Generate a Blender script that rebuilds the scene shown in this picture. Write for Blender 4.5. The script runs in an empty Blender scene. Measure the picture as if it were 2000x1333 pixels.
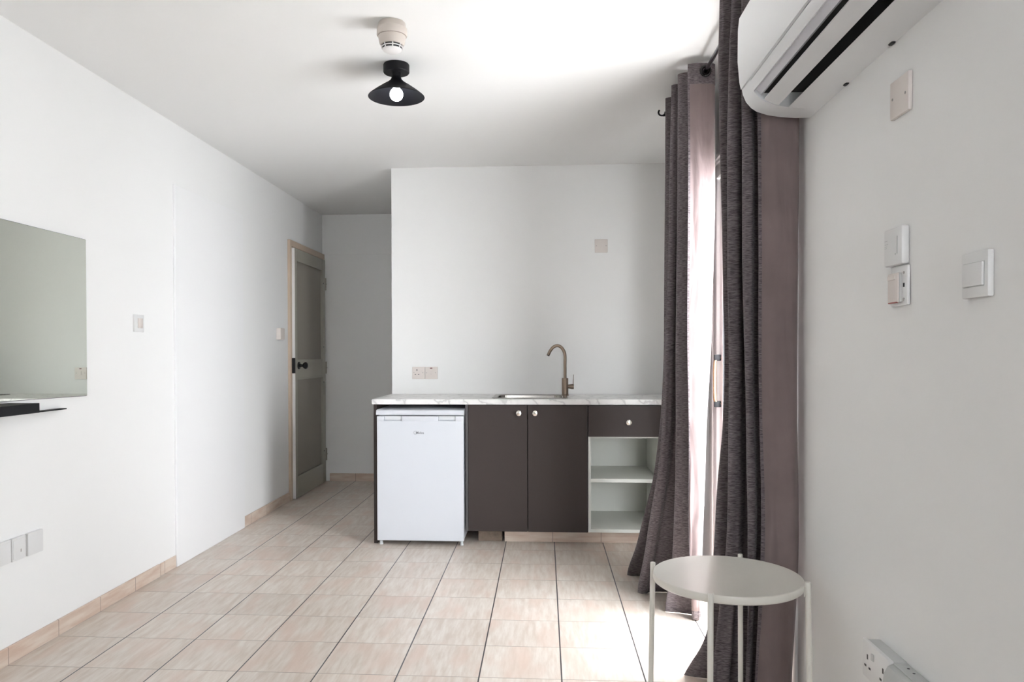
import bpy, bmesh, math, random
from mathutils import Vector, Matrix

S = bpy.context.scene
COL = S.collection
PI = math.pi

# ------------------------------------------------------------------ camera
F_PX, YAW, PITCH, ROLL = 1490.2, 0.066016, -0.010820, -0.002747
CX, CY, CAM_H = 964.3, 706.24, 1.19
cam_d = bpy.data.cameras.new('camera')
cam = bpy.data.objects.new('camera', cam_d)
COL.objects.link(cam)
cam_d.sensor_fit = 'HORIZONTAL'
cam_d.sensor_width = 36.0
cam_d.lens = 36.0 * F_PX / 2000.0
cam_d.shift_x = (1000.0 - CX) / 2000.0
cam_d.shift_y = (CY - 666.5) / 2000.0
cam_d.clip_start = 0.05
_f0 = Vector((-math.sin(YAW), math.cos(YAW), 0)); _r0 = Vector((math.cos(YAW), math.sin(YAW), 0)); _u0 = Vector((0, 0, 1))
_fw = _f0 * math.cos(PITCH) + _u0 * math.sin(PITCH); _up = _u0 * math.cos(PITCH) - _f0 * math.sin(PITCH)
_r = _r0 * math.cos(ROLL) + _up * math.sin(ROLL); _u = _up * math.cos(ROLL) - _r0 * math.sin(ROLL)
_m = Matrix((_r, _u, -_fw)).transposed().to_4x4()
_m.translation = (0, 0, CAM_H)
cam.matrix_world = _m
S.camera = cam

# ------------------------------------------------------------------ colour management
S.view_settings.view_transform = 'Standard'
S.view_settings.look = 'None'
S.view_settings.gamma = 1.0
S.view_settings.use_curve_mapping = False
S.view_settings.exposure = 2.07

# ------------------------------------------------------------------ world (bright overcast daylight) and sun
SKY_BASE, SKY_GLOW = 3.3, 10.5
W = bpy.data.worlds.new('World'); S.world = W; W.use_nodes = True
wn = W.node_tree.nodes; wl = W.node_tree.links
bgn = wn['Background']
# pale hazy sky, plus a broad bright lobe added to light the kitchen wall
bgn.inputs['Strength'].default_value = 1.0
_tc = wn.new('ShaderNodeTexCoord')
_dot = wn.new('ShaderNodeVectorMath'); _dot.operation = 'DOT_PRODUCT'
_dot.inputs[1].default_value = Vector((0.46, -0.88, 0.0)).normalized()
wl.new(_tc.outputs['Generated'], _dot.inputs[0])
_mr = wn.new('ShaderNodeMapRange'); _mr.interpolation_type = 'SMOOTHSTEP'
_mr.inputs[1].default_value = 0.5; _mr.inputs[2].default_value = 1.0; _mr.inputs[3].default_value = SKY_BASE; _mr.inputs[4].default_value = SKY_GLOW
wl.new(_dot.outputs['Value'], _mr.inputs[0])
_cs = wn.new('ShaderNodeVectorMath'); _cs.operation = 'SCALE'; _cs.inputs[0].default_value = (0.94, 0.97, 1.0)
wl.new(_mr.outputs[0], _cs.inputs['Scale']); wl.new(_cs.outputs[0], bgn.inputs['Color'])
W.cycles.sampling_method = 'AUTOMATIC' if hasattr(W, 'cycles') else None

def sun(name, direction, strength, angle, color):
    d = bpy.data.lights.new(name, 'SUN'); d.energy = strength; d.angle = angle; d.color = color
    o = bpy.data.objects.new(name, d); COL.objects.link(o)
    o.rotation_euler = Vector(direction).to_track_quat('-Z', 'Y').to_euler()
    o.location = (3, 3, 4)
    return o
sun('sun', (-0.20, 0.10, -1.0), 5.5, 0.25, (1.0, 0.99, 0.975))

def portal(name, loc, rot, sx, sy):
    d = bpy.data.lights.new(name, 'AREA'); d.shape = 'RECTANGLE'; d.size = sx; d.size_y = sy
    d.cycles.is_portal = True
    o = bpy.data.objects.new(name, d); COL.objects.link(o); o.location = loc; o.rotation_euler = rot
# room dimensions
TR_W = 0.085                      # right wall thickness, made thin so door light reaches the kitchen wall
XL, XR = -2.058, 0.83
YB, YK, YF = -2.2, 5.27, 7.0
ZC = 2.48
XP = -1.06                       # passage side of the kitchen wall
DY0, DY1, DZ = 2.60, 3.80, 2.09  # balcony door opening
WX0, WX1, WZ0, WZ1 = 0.24, 0.8, 1.1, 2.35 # added fill-light opening in the unseen wall behind the camera
portal('door_portal', (XR + 0.12, (DY0 + DY1) / 2, DZ / 2), (0, PI / 2, 0), DZ, DY1 - DY0)
portal('fill_window_portal', ((WX0 + WX1) / 2, YB - 0.23, (WZ0 + WZ1) / 2), (PI / 2, 0, PI), WX1 - WX0, WZ1 - WZ0)

# ------------------------------------------------------------------ materials
MATS = {}
def new_mat(name):
    m = bpy.data.materials.new(name); m.use_nodes = True
    nt = m.node_tree; b = nt.nodes['Principled BSDF']
    return m, nt, b
def mat(name, col, rough=0.5, metal=0.0, var=0.0, scale=8.0, bump=0.0, bscale=60.0, spec=0.5, sheen=0.0):
    """plain procedural surface: slight noise in the colour, optional bump"""
    if name in MATS: return MATS[name]
    m, nt, b = new_mat(name)
    b.inputs['Base Color'].default_value = (*col, 1)
    b.inputs['Roughness'].default_value = rough
    b.inputs['Metallic'].default_value = metal
    b.inputs['Specular IOR Level'].default_value = spec
    if sheen: b.inputs['Sheen Weight'].default_value = sheen
    tc = nt.nodes.new('ShaderNodeTexCoord')
    if var:
        n = nt.nodes.new('ShaderNodeTexNoise'); n.inputs['Scale'].default_value = scale; n.inputs['Detail'].default_value = 4
        nt.links.new(tc.outputs['Object'], n.inputs['Vector'])
        mx = nt.nodes.new('ShaderNodeMix'); mx.data_type = 'RGBA'
        mx.inputs[6].default_value = (*[max(0, c * (1 - var)) for c in col], 1)
        mx.inputs[7].default_value = (*[min(1, c * (1 + var)) for c in col], 1)
        nt.links.new(n.outputs['Fac'], mx.inputs[0]); nt.links.new(mx.outputs[2], b.inputs['Base Color'])
    if bump:
        n2 = nt.nodes.new('ShaderNodeTexNoise'); n2.inputs['Scale'].default_value = bscale; n2.inputs['Detail'].default_value = 3
        nt.links.new(tc.outputs['Object'], n2.inputs['Vector'])
        bp = nt.nodes.new('ShaderNodeBump'); bp.inputs['Strength'].default_value = bump; bp.inputs['Distance'].default_value = 0.004
        nt.links.new(n2.outputs['Fac'], bp.inputs['Height']); nt.links.new(bp.outputs['Normal'], b.inputs['Normal'])
    MATS[name] = m
    return m

WALL = mat('white_wall_paint', (0.86, 0.86, 0.85), 0.75, var=0.012, scale=2.0, bump=0.12, bscale=35, spec=0.3)
CEIL = mat('white_ceiling_paint', (0.88, 0.88, 0.87), 0.85, var=0.01, scale=1.5, spec=0.2)
PANELW = mat('white_board_paint', (0.86, 0.86, 0.86), 0.6, var=0.01, scale=2.0, spec=0.3)
PLASTIC = mat('white_plastic', (0.76, 0.76, 0.755), 0.35, var=0.01)
PLASTIC_W = mat('warm_white_plastic', (0.72, 0.66, 0.62), 0.4, var=0.02)
PLASTIC_G = mat('grey_plastic', (0.55, 0.56, 0.55), 0.45, var=0.02)
DARKHOLE = mat('dark_plastic', (0.012, 0.012, 0.014), 0.5, var=0.05)
SCREW = mat('screw_metal', (0.45, 0.42, 0.40), 0.4, 0.6, var=0.05)
RED = mat('dark_red_plastic', (0.12, 0.01, 0.012), 0.3, var=0.05)
FRIDGE = mat('fridge_white', (0.61, 0.63, 0.67), 0.28, var=0.006)
FRIDGE_S = mat('fridge_side_grey', (0.62, 0.64, 0.66), 0.4, var=0.01)
CAB = mat('dark_brown_laminate', (0.046, 0.035, 0.032), 0.55, var=0.06, scale=90, bump=0.03, bscale=300, spec=0.3)
CABEDGE = mat('dark_grey_edge', (0.075, 0.07, 0.072), 0.5, var=0.03)
CABW = mat('white_melamine', (0.74, 0.75, 0.70), 0.45, var=0.01)
STEEL = mat('brushed_steel', (0.30, 0.285, 0.26), 0.25, 1.0, var=0.05, scale=40)
NICKEL = mat('brushed_nickel', (0.25, 0.195, 0.15), 0.33, 1.0, var=0.04, scale=60)
CHROME = mat('chrome', (0.85, 0.80, 0.74), 0.12, 1.0, var=0.02)
BLACK = mat('black_metal', (0.005, 0.005, 0.007), 0.5, 0.0, var=0.05, spec=0.3)
BLACKG = mat('black_gloss', (0.008, 0.008, 0.009), 0.25, 0.0, var=0.05)
RODM = mat('dark_chrome_rod', (0.22, 0.22, 0.24), 0.22, 1.0, var=0.03)
ALU = mat('cream_door_aluminium', (0.36, 0.345, 0.29), 0.42, var=0.02)
ALUP = mat('taupe_door_panel', (0.28, 0.255, 0.215), 0.5, var=0.02)
CREAM = mat('cream_wood_frame', (0.60, 0.48, 0.37), 0.5, var=0.03)
ALUW = mat('white_aluminium', (0.80, 0.79, 0.78), 0.35, var=0.01)
ACW = mat('white_ac_plastic', (0.80, 0.81, 0.82), 0.30, var=0.006)
ACG = mat('light_grey_ac_plastic', (0.62, 0.62, 0.66), 0.35, var=0.006)
TABLEM = mat('beige_powder_coat', (0.74, 0.715, 0.655), 0.28, var=0.012, scale=30, spec=0.5)
CONCRETE = mat('old_cement', (0.22, 0.17, 0.13), 0.9, var=0.4, scale=30, bump=0.8, bscale=60)
DETM = mat('detector_plastic', (0.60, 0.54, 0.49), 0.45, var=0.01)
BALC = mat('balcony_render', (0.74, 0.73, 0.72), 0.8, var=0.05)
BRONZE = mat('bronze_pull', (0.42, 0.27, 0.16), 0.35, 0.7, var=0.05)

def tile_mat(name, x0, y0, t=0.3028, base=((0.60, 0.51, 0.435), (0.735, 0.675, 0.61)), pink=(0.66, 0.505, 0.425)):
    m, nt, b = new_mat(name)
    N = nt.nodes.new; L = nt.links.new
    tc = N('ShaderNodeTexCoord'); sep = N('ShaderNodeSeparateXYZ'); L(tc.outputs['Object'], sep.inputs[0])
    def mth(op, a, bb=None, c=None):
        n = N('ShaderNodeMath'); n.operation = op
        for i, v in enumerate((a, bb, c)):
            if v is None: continue
            if isinstance(v, (int, float)): n.inputs[i].default_value = v
            else: L(v, n.inputs[i])
        return n.outputs[0]
    u = mth('DIVIDE', mth('SUBTRACT', sep.outputs[0], x0), t)
    v = mth('DIVIDE', mth('SUBTRACT', sep.outputs[1], y0), t)
    def line(w, half):
        f = mth('FRACT', w); d = mth('ABSOLUTE', mth('SUBTRACT', f, 0.5)); d = mth('SUBTRACT', 0.5, d)   # distance to the joint
        return mth('LESS_THAN', d, half / t)
    lx = line(u, 0.0026); ly = line(v, 0.0016)
    # per tile random
    cmb = N('ShaderNodeCombineXYZ'); L(mth('FLOOR', u), cmb.inputs[0]); L(mth('FLOOR', v), cmb.inputs[1])
    wn_ = N('ShaderNodeTexWhiteNoise'); L(cmb.outputs[0], wn_.inputs['Vector'])
    # streaks that run along y, slightly slanting, shifted for each tile
    off = N('ShaderNodeVectorMath'); off.operation = 'SCALE'; L(wn_.outputs['Color'], off.inputs[0]); off.inputs['Scale'].default_value = 7.0
    add = N('ShaderNodeVectorMath'); add.operation = 'ADD'; L(tc.outputs['Object'], add.inputs[0]); L(off.outputs[0], add.inputs[1])
    mp = N('ShaderNodeMapping'); mp.inputs['Rotation'].default_value = (0, 0, 0.12); mp.inputs['Scale'].default_value = (45, 6, 1)
    L(add.outputs[0], mp.inputs[0])
    n1 = N('ShaderNodeTexNoise'); n1.inputs['Scale'].default_value = 1.0; n1.inputs['Detail'].default_value = 6; n1.inputs['Roughness'].default_value = 0.6
    L(mp.outputs[0], n1.inputs['Vector'])
    mp2 = N('ShaderNodeMapping'); mp2.inputs['Rotation'].default_value = (0, 0, 0.2); mp2.inputs['Scale'].default_value = (9, 3, 1)
    L(add.outputs[0], mp2.inputs[0])
    n2 = N('ShaderNodeTexNoise'); n2.inputs['Scale'].default_value = 1.0; n2.inputs['Detail'].default_value = 3
    L(mp2.outputs[0], n2.inputs['Vector'])
    r1 = N('ShaderNodeMapRange'); r1.inputs[1].default_value = 0.35; r1.inputs[2].default_value = 0.65; L(n1.outputs['Fac'], r1.inputs[0])
    r2 = N('ShaderNodeMapRange'); r2.inputs[1].default_value = 0.50; r2.inputs[2].default_value = 0.68; r2.inputs[4].default_value = 0.65; L(n2.outputs['Fac'], r2.inputs[0])
    def mix(a, bb, f):
        n = N('ShaderNodeMix'); n.data_type = 'RGBA'
        for i, vv in ((6, a), (7, bb)):
            if isinstance(vv, tuple): n.inputs[i].default_value = (*vv, 1)
            else: L(vv, n.inputs[i])
        L(f, n.inputs[0]); return n.outputs[2]
    c = mix(base[0], base[1], r1.outputs[0])
    c = mix(c, pink, r2.outputs[0])
    bright = N('ShaderNodeMapRange'); bright.inputs[3].default_value = 0.95; bright.inputs[4].default_value = 1.04; L(wn_.outputs['Value'], bright.inputs[0])
    sc = N('ShaderNodeVectorMath'); sc.operation = 'SCALE'; L(c, sc.inputs[0]); L(bright.outputs[0], sc.inputs['Scale'])
    c = mix(sc.outputs[0], (0.30, 0.24, 0.20), ly)
    c = mix(c, (0.055, 0.05, 0.055), lx)
    L(c, b.inputs['Base Color'])
    b.inputs['Roughness'].default_value = 0.33
    rr = N('ShaderNodeMapRange'); rr.inputs[3].default_value = 0.30; rr.inputs[4].default_value = 0.42; L(n1.outputs['Fac'], rr.inputs[0]); L(rr.outputs[0], b.inputs['Roughness'])
    g = mth('MAXIMUM', lx, ly); bp = N('ShaderNodeBump'); bp.inputs['Strength'].default_value = 0.5; bp.inputs['Distance'].default_value = 0.002; bp.invert = True
    L(g, bp.inputs['Height']); L(bp.outputs['Normal'], b.inputs['Normal'])
    return m
TILE_X0, TILE_Y0 = -2.058, 4.5927
FLOORM = tile_mat('beige_floor_tiles', TILE_X0, TILE_Y0)

def skirting_mat(name, axis):
    """tile skirting: same stone look, a joint every 0.33 m along the axis"""
    m, nt, b = new_mat(name); N = nt.nodes.new; L = nt.links.new
    tc = N('ShaderNodeTexCoord'); sep = N('ShaderNodeSeparateXYZ'); L(tc.outputs['Object'], sep.inputs[0])
    mp = N('ShaderNodeMapping'); mp.inputs['Scale'].default_value = (5, 5, 40); L(tc.outputs['Object'], mp.inputs[0])
    n1 = N('ShaderNodeTexNoise'); n1.inputs['Scale'].default_value = 1.0; n1.inputs['Detail'].default_value = 5; L(mp.outputs[0], n1.inputs['Vector'])
    r1 = N('ShaderNodeMapRange'); r1.inputs[1].default_value = 0.35; r1.inputs[2].default_value = 0.65; L(n1.outputs['Fac'], r1.inputs[0])
    mx = N('ShaderNodeMix'); mx.data_type = 'RGBA'; mx.inputs[6].default_value = (0.60, 0.45, 0.36, 1); mx.inputs[7].default_value = (0.72, 0.62, 0.53, 1)
    L(r1.outputs[0], mx.inputs[0])
    d = N('ShaderNodeMath'); d.operation = 'DIVIDE'; L(sep.outputs[axis], d.inputs[0]); d.inputs[1].default_value = 0.3028
    a = N('ShaderNodeMath'); a.operation = 'ADD'; L(d.outputs[0], a.inputs[0]); a.inputs[1].default_value = (-TILE_X0 if axis == 0 else -TILE_Y0) / 0.3028 + 100
    f = N('ShaderNodeMath'); f.operation = 'FRACT'; L(a.outputs[0], f.inputs[0])
    lt = N('ShaderNodeMath'); lt.operation = 'LESS_THAN'; L(f.outputs[0], lt.inputs[0]); lt.inputs[1].default_value = 0.014
    mx2 = N('ShaderNodeMix'); mx2.data_type = 'RGBA'; mx2.inputs[7].default_value = (0.36, 0.28, 0.23, 1)
    L(mx.outputs[2], mx2.inputs[6]); L(lt.outputs[0], mx2.inputs[0]); L(mx2.outputs[2], b.inputs['Base Color'])
    b.inputs['Roughness'].default_value = 0.4
    return m
SKIRT_Y = skirting_mat('tile_skirting_along_y', 1)
SKIRT_X = skirting_mat('tile_skirting_along_x', 0)

def marble_mat():
    m, nt, b = new_mat('marble_laminate'); N = nt.nodes.new; L = nt.links.new
    tc = N('ShaderNodeTexCoord')
    mp = N('ShaderNodeMapping'); mp.inputs['Rotation'].default_value = (0.3, 0.5, 0.7); L(tc.outputs['Object'], mp.inputs[0])
    w = N('ShaderNodeTexWave'); w.inputs['Scale'].default_value = 3.2; w.inputs['Distortion'].default_value = 11; w.inputs['Detail'].default_value = 5; w.inputs['Detail Scale'].default_value = 2.2
    L(mp.outputs[0], w.inputs['Vector'])
    r = N('ShaderNodeValToRGB'); e = r.color_ramp.elements
    e[0].position = 0.0; e[0].color = (0.56, 0.55, 0.54, 1); e[1].position = 0.12; e[1].color = (0.76, 0.75, 0.73, 1)
    x = r.color_ramp.elements.new(0.5); x.color = (0.80, 0.79, 0.77, 1)
    L(w.outputs['Fac'], r.inputs[0])
    n = N('ShaderNodeTexNoise'); n.inputs['Scale'].default_value = 14; n.inputs['Detail'].default_value = 5; L(tc.outputs['Object'], n.inputs['Vector'])
    r2 = N('ShaderNodeMapRange'); r2.inputs[1].default_value = 0.45; r2.inputs[2].default_value = 0.75; r2.inputs[4].default_value = 0.45; L(n.outputs['Fac'], r2.inputs[0])
    mx = N('ShaderNodeMix'); mx.data_type = 'RGBA'; mx.inputs[7].default_value = (0.50, 0.49, 0.48, 1)
    L(r.outputs[0], mx.inputs[6]); L(r2.outputs[0], mx.inputs[0]); L(mx.outputs[2], b.inputs['Base Color'])
    b.inputs['Roughness'].default_value = 0.3
    return m
MARBLE = marble_mat()

def fabric_mat(name, c1, c2, sx=(62, 62, 640), fold=None):
    m, nt, b = new_mat(name); N = nt.nodes.new; L = nt.links.new
    tc = N('ShaderNodeTexCoord')
    mp = N('ShaderNodeMapping'); mp.inputs['Scale'].default_value = sx; L(tc.outputs['Object'], mp.inputs[0])
    n = N('ShaderNodeTexNoise'); n.inputs['Scale'].default_value = 1.0; n.inputs['Detail'].default_value = 3; L(mp.outputs[0], n.inputs['Vector'])
    r = N('ShaderNodeMapRange'); r.inputs[1].default_value = 0.36; r.inputs[2].default_value = 0.66; L(n.outputs['Fac'], r.inputs[0])
    mx = N('ShaderNodeMix'); mx.data_type = 'RGBA'; mx.inputs[6].default_value = (*c1, 1); mx.inputs[7].default_value = (*c2, 1)
    L(r.outputs[0], mx.inputs[0]); L(mx.outputs[2], b.inputs['Base Color'])
    b.inputs['Roughness'].default_value = 0.85; b.inputs['Specular IOR Level'].default_value = 0.2
    b.inputs['Sheen Weight'].default_value = 0.15
    bp = N('ShaderNodeBump'); bp.inputs['Strength'].default_value = 0.35; bp.inputs['Distance'].default_value = 0.001
    L(n.outputs['Fac'], bp.inputs['Height']); L(bp.outputs['Normal'], b.inputs['Normal'])
    return m
CURT = fabric_mat('heathered_grey_fabric', (0.062, 0.050, 0.054), (0.215, 0.185, 0.192))
LINING = fabric_mat('mauve_taupe_lining', (0.185, 0.142, 0.138), (0.21, 0.162, 0.158), sx=(8, 8, 8))
_nt = LINING.node_tree; _b = _nt.nodes['Principled BSDF']            # soft diagonal creases
_tc2 = _nt.nodes.new('ShaderNodeTexCoord'); _mp = _nt.nodes.new('ShaderNodeMapping'); _mp.inputs['Rotation'].default_value = (0, 0.6, 0); _mp.inputs['Scale'].default_value = (9, 9, 2.2)
_n = _nt.nodes.new('ShaderNodeTexNoise'); _n.inputs['Scale'].default_value = 1.0; _n.inputs['Detail'].default_value = 2.5; _n.inputs['Distortion'].default_value = 0.8
_bp = _nt.nodes.new('ShaderNodeBump'); _bp.inputs['Strength'].default_value = 0.55; _bp.inputs['Distance'].default_value = 0.03
_nt.links.new(_tc2.outputs['Object'], _mp.inputs[0]); _nt.links.new(_mp.outputs[0], _n.inputs['Vector']); _nt.links.new(_n.outputs['Fac'], _bp.inputs['Height']); _nt.links.new(_bp.outputs['Normal'], _b.inputs['Normal'])

def glass_mat():
    m = bpy.data.materials.new('window_glass'); m.use_nodes = True; nt = m.node_tree
    nt.nodes.clear(); N = nt.nodes.new; L = nt.links.new
    out = N('ShaderNodeOutputMaterial'); mix = N('ShaderNodeMixShader'); t = N('ShaderNodeBsdfTransparent'); g = N('ShaderNodeBsdfGlossy')
    fr = N('ShaderNodeFresnel'); fr.inputs[0].default_value = 1.45
    t.inputs[0].default_value = (0.95, 0.95, 0.955, 1); g.inputs['Roughness'].default_value = 0.0
    ge = N('ShaderNodeNewGeometry'); sb = N('ShaderNodeMath'); sb.operation = 'SUBTRACT'; sb.inputs[0].default_value = 1.0; L(ge.outputs['Backfacing'], sb.inputs[1])
    mu = N('ShaderNodeMath'); mu.operation = 'MULTIPLY'; L(fr.outputs[0], mu.inputs[0]); L(sb.outputs[0], mu.inputs[1])   # reflect on the outer face only
    L(mu.outputs[0], mix.inputs[0]); L(t.outputs[0], mix.inputs[1]); L(g.outputs[0], mix.inputs[2]); L(mix.outputs[0], out.inputs[0])
    return m
GLASS = glass_mat()
def mirror_mat():
    m, nt, b = new_mat('mirror_silvering')
    b.inputs['Metallic'].default_value = 1.0; b.inputs['Roughness'].default_value = 0.012
    N = nt.nodes.new; L = nt.links.new; tc = N('ShaderNodeTexCoord'); n = N('ShaderNodeTexNoise'); n.inputs['Scale'].default_value = 3
    L(tc.outputs['Object'], n.inputs['Vector']); mx = N('ShaderNodeMix'); mx.data_type = 'RGBA'
    mx.inputs[6].default_value = (0.66, 0.69, 0.63, 1); mx.inputs[7].default_value = (0.68, 0.70, 0.64, 1)
    L(n.outputs['Fac'], mx.inputs[0]); L(mx.outputs[2], b.inputs['Base Color'])
    return m
MIRROR = mirror_mat()
def emit_mat():
    m, nt, b = new_mat('lit_bulb')
    b.inputs['Base Color'].default_value = (0.9, 0.95, 1, 1)
    b.inputs['Emission Color'].default_value = (0.88, 0.93, 1.0, 1); b.inputs['Emission Strength'].default_value = 7.0
    return m
BULB = emit_mat()

# ------------------------------------------------------------------ mesh helpers
def box(bm, x0, x1, y0, y1, z0, z1, bev=0.0, seg=2):
    r = bmesh.ops.create_cube(bm, size=1.0)
    vs = r['verts']
    for v in vs:
        v.co = Vector(((x0 + x1) / 2 + v.co.x * (x1 - x0), (y0 + y1) / 2 + v.co.y * (y1 - y0), (z0 + z1) / 2 + v.co.z * (z1 - z0)))
    if bev:
        es = list({e for v in vs for e in v.link_edges})
        bmesh.ops.bevel(bm, geom=es, offset=bev, segments=seg, affect='EDGES', profile=0.6)
def lathe(bm, prof, c, axis='z', seg=48, cap=True):
    """profile of (radius, along) pairs turned about an axis through c"""
    rings = []
    for r, h in prof:
        ring = []
        for i in range(seg):
            a = 2 * PI * i / seg; p, q = r * math.cos(a), r * math.sin(a)
            co = {'z': (p, q, h), 'x': (h, p, q), 'y': (q, h, p)}[axis]
            ring.append(bm.verts.new(Vector(c) + Vector(co)))
        rings.append(ring)
    for a, b in zip(rings, rings[1:]):
        for i in range(seg):
            j = (i + 1) % seg
            try: bm.faces.new((a[i], a[j], b[j], b[i]))
            except ValueError: pass
    if cap:
        if prof[0][0] > 1e-5: bm.faces.new(list(reversed(rings[0])))
        if prof[-1][0] > 1e-5: bm.faces.new(rings[-1])
def catmull(pts, n=8):
    P = [Vector(p) for p in pts]; P = [P[0] * 2 - P[1]] + P + [P[-1] * 2 - P[-2]]
    out = []
    for i in range(1, len(P) - 2):
        for k in range(n):
            t = k / n
            a, b, c, d = P[i - 1], P[i], P[i + 1], P[i + 2]
            out.append(0.5 * ((2 * b) + (c - a) * t + (2 * a - 5 * b + 4 * c - d) * t * t + (3 * b - a - 3 * c + d) * t ** 3))
    out.append(P[-2].copy())
    return out
def tube(bm, pts, r, seg=16, cap=True):
    P = [Vector(p) for p in pts]; rings = []
    rr = r if isinstance(r, (list, tuple)) else [r] * len(P)
    up = None
    for i, p in enumerate(P):
        t = (P[min(i + 1, len(P) - 1)] - P[max(i - 1, 0)]).normalized()
        if up is None:
            up = Vector((0, 0, 1)) if abs(t.z) < 0.9 else Vector((1, 0, 0))
        s = t.cross(up).normalized(); up = s.cross(t).normalized()
        rings.append([bm.verts.new(p + (s * math.cos(2 * PI * k / seg) + up * math.sin(2 * PI * k / seg)) * rr[i]) for k in range(seg)])
    for a, b in zip(rings, rings[1:]):
        for k in range(seg):
            j = (k + 1) % seg; bm.faces.new((a[k], a[j], b[j], b[k]))
    if cap:
        bm.faces.new(list(reversed(rings[0]))); bm.faces.new(rings[-1])
def prism(bm, poly, a0, a1, axis='y'):
    """2-D outline extruded along an axis; for 'y' the outline is (x, z), for 'x' (y, z), for 'z' (x, y)"""
    def co(p, a): return {'y': (p[0], a, p[1]), 'x': (a, p[0], p[1]), 'z': (p[0], p[1], a)}[axis]
    A = [bm.verts.new(co(p, a0)) for p in poly]; B = [bm.verts.new(co(p, a1)) for p in poly]
    n = len(poly)
    for i in range(n):
        j = (i + 1) % n; bm.faces.new((A[i], A[j], B[j], B[i]))
    bm.faces.new(list(reversed(A))); bm.faces.new(B)
def torus(bm, c, R, r, axis='y', seg=32, ms=10):
    rings = []
    for i in range(seg):
        a = 2 * PI * i / seg; ring = []
        for k in range(ms):
            b = 2 * PI * k / ms; q = R + r * math.cos(b); h = r * math.sin(b)
            co = {'z': (q * math.cos(a), q * math.sin(a), h), 'y': (q * math.cos(a), h, q * math.sin(a)), 'x': (h, q * math.cos(a), q * math.sin(a))}[axis]
            ring.append(bm.verts.new(Vector(c) + Vector(co)))
        rings.append(ring)
    for i in range(seg):
        a, b = rings[i], rings[(i + 1) % seg]
        for k in range(ms):
            j = (k + 1) % ms; bm.faces.new((a[k], a[j], b[j], b[k]))

ROOT = {}     # object name -> world offset that its mesh coordinates are relative to
def tag(o, label=None, cat=None, group=None, kind=None):
    if label: o['label'] = label
    if cat: o['category'] = cat
    if group: o['group'] = group
    if kind: o['kind'] = kind
    return o
def obj(name, fn, m, parent=None, at=None, label=None, smooth=35):
    """fn(bm) adds shapes in WORLD coordinates; the mesh is stored relative to its thing's base"""
    bm = bmesh.new(); fn(bm)
    off = ROOT[parent.name] if parent else Vector(at or (0, 0, 0))
    for v in bm.verts: v.co -= off
    bmesh.ops.recalc_face_normals(bm, faces=bm.faces)
    me = bpy.data.meshes.new(name); bm.to_mesh(me); bm.free()
    me.materials.append(m)
    for p in me.polygons: p.use_smooth = True
    me.set_sharp_from_angle(angle=math.radians(smooth))
    o = bpy.data.objects.new(name, me); COL.objects.link(o)
    if parent: o.parent = parent
    else: o.location = off
    ROOT[o.name] = off
    if label: o['label'] = label
    return o
def thing(name, loc, label, cat, group=None):
    o = bpy.data.objects.new(name, None); o.empty_display_size = 0.05; COL.objects.link(o); o.location = loc
    ROOT[o.name] = Vector(loc)
    return tag(o, label, cat, group)
def struct(name, fn, m, parent=None, at=None):
    o = obj(name, fn, m, parent, at)
    if parent is None: o['kind'] = 'structure'
    return o
def boxes(*bs):
    def f(bm):
        for b in bs: box(bm, *b)
    return f

# ------------------------------------------------------------------ room shell
T = 0.2
struct('floor', boxes((XL - T, XR + T, YB - T, YF + T, -0.1, 0)), FLOORM)
struct('ceiling', boxes((XL - T, XR + T, YB - T, YF + T, ZC, ZC + 0.15)), CEIL)
struct('wall_left', boxes((XL - T, XL, YB - T, YF + T, 0, ZC)), WALL)
struct('wall_right', boxes((XR, XR + TR_W, YB - T, DY0, 0, ZC), (XR, XR + TR_W, DY1, YK, 0, ZC), (XR, XR + TR_W, DY0, DY1, DZ, ZC)), WALL)
struct('wall_kitchen', boxes((XP, XR + T, YK, YF + T, 0, ZC)), WALL)
struct('wall_far', boxes((XL, XP, YF, YF + T, 0, ZC)), WALL)
struct('wall_back', boxes((XL, WX0, YB - T, YB, 0, ZC), (WX1, XR, YB - T, YB, 0, ZC), (WX0, WX1, YB - T, YB, 0, WZ0), (WX0, WX1, YB - T, YB, WZ1, ZC)), WALL)
# slightly proud boxed-out strip above the passage end wall
struct('trim_1', boxes((XL, XP, YF - 0.012, YF, 2.112, ZC)), WALL)
# boarded-up doorway, painted over
struct('trim_2', lambda bm: box(bm, XL, XL + 0.013, 4.122, 5.086, 0, 2.135, 0.002, 1), PANELW)
# skirtings
struct('baseboard_left', lambda bm: (box(bm, XL, XL + 0.011, YB, 3.935, 0, 0.068, 0.002, 1), box(bm, XL, XL + 0.008, 3.95, 4.118, 0, 0.066, 0.002, 1),
                                     box(bm, XL, XL + 0.012, 5.088, 6.015, 0, 0.072, 0.003, 1)), SKIRT_Y)
struct('baseboard_far', lambda bm: box(bm, XL + 0.06, XP, YF - 0.011, YF, 0, 0.072, 0.002, 1), SKIRT_X)
struct('baseboard_right', lambda bm: (box(bm, XR - 0.011, XR, YB, 2.535, 0, 0.068, 0.002, 1), box(bm, XR - 0.011, XR, 3.87, 4.79, 0, 0.068, 0.002, 1)), SKIRT_Y)
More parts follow.
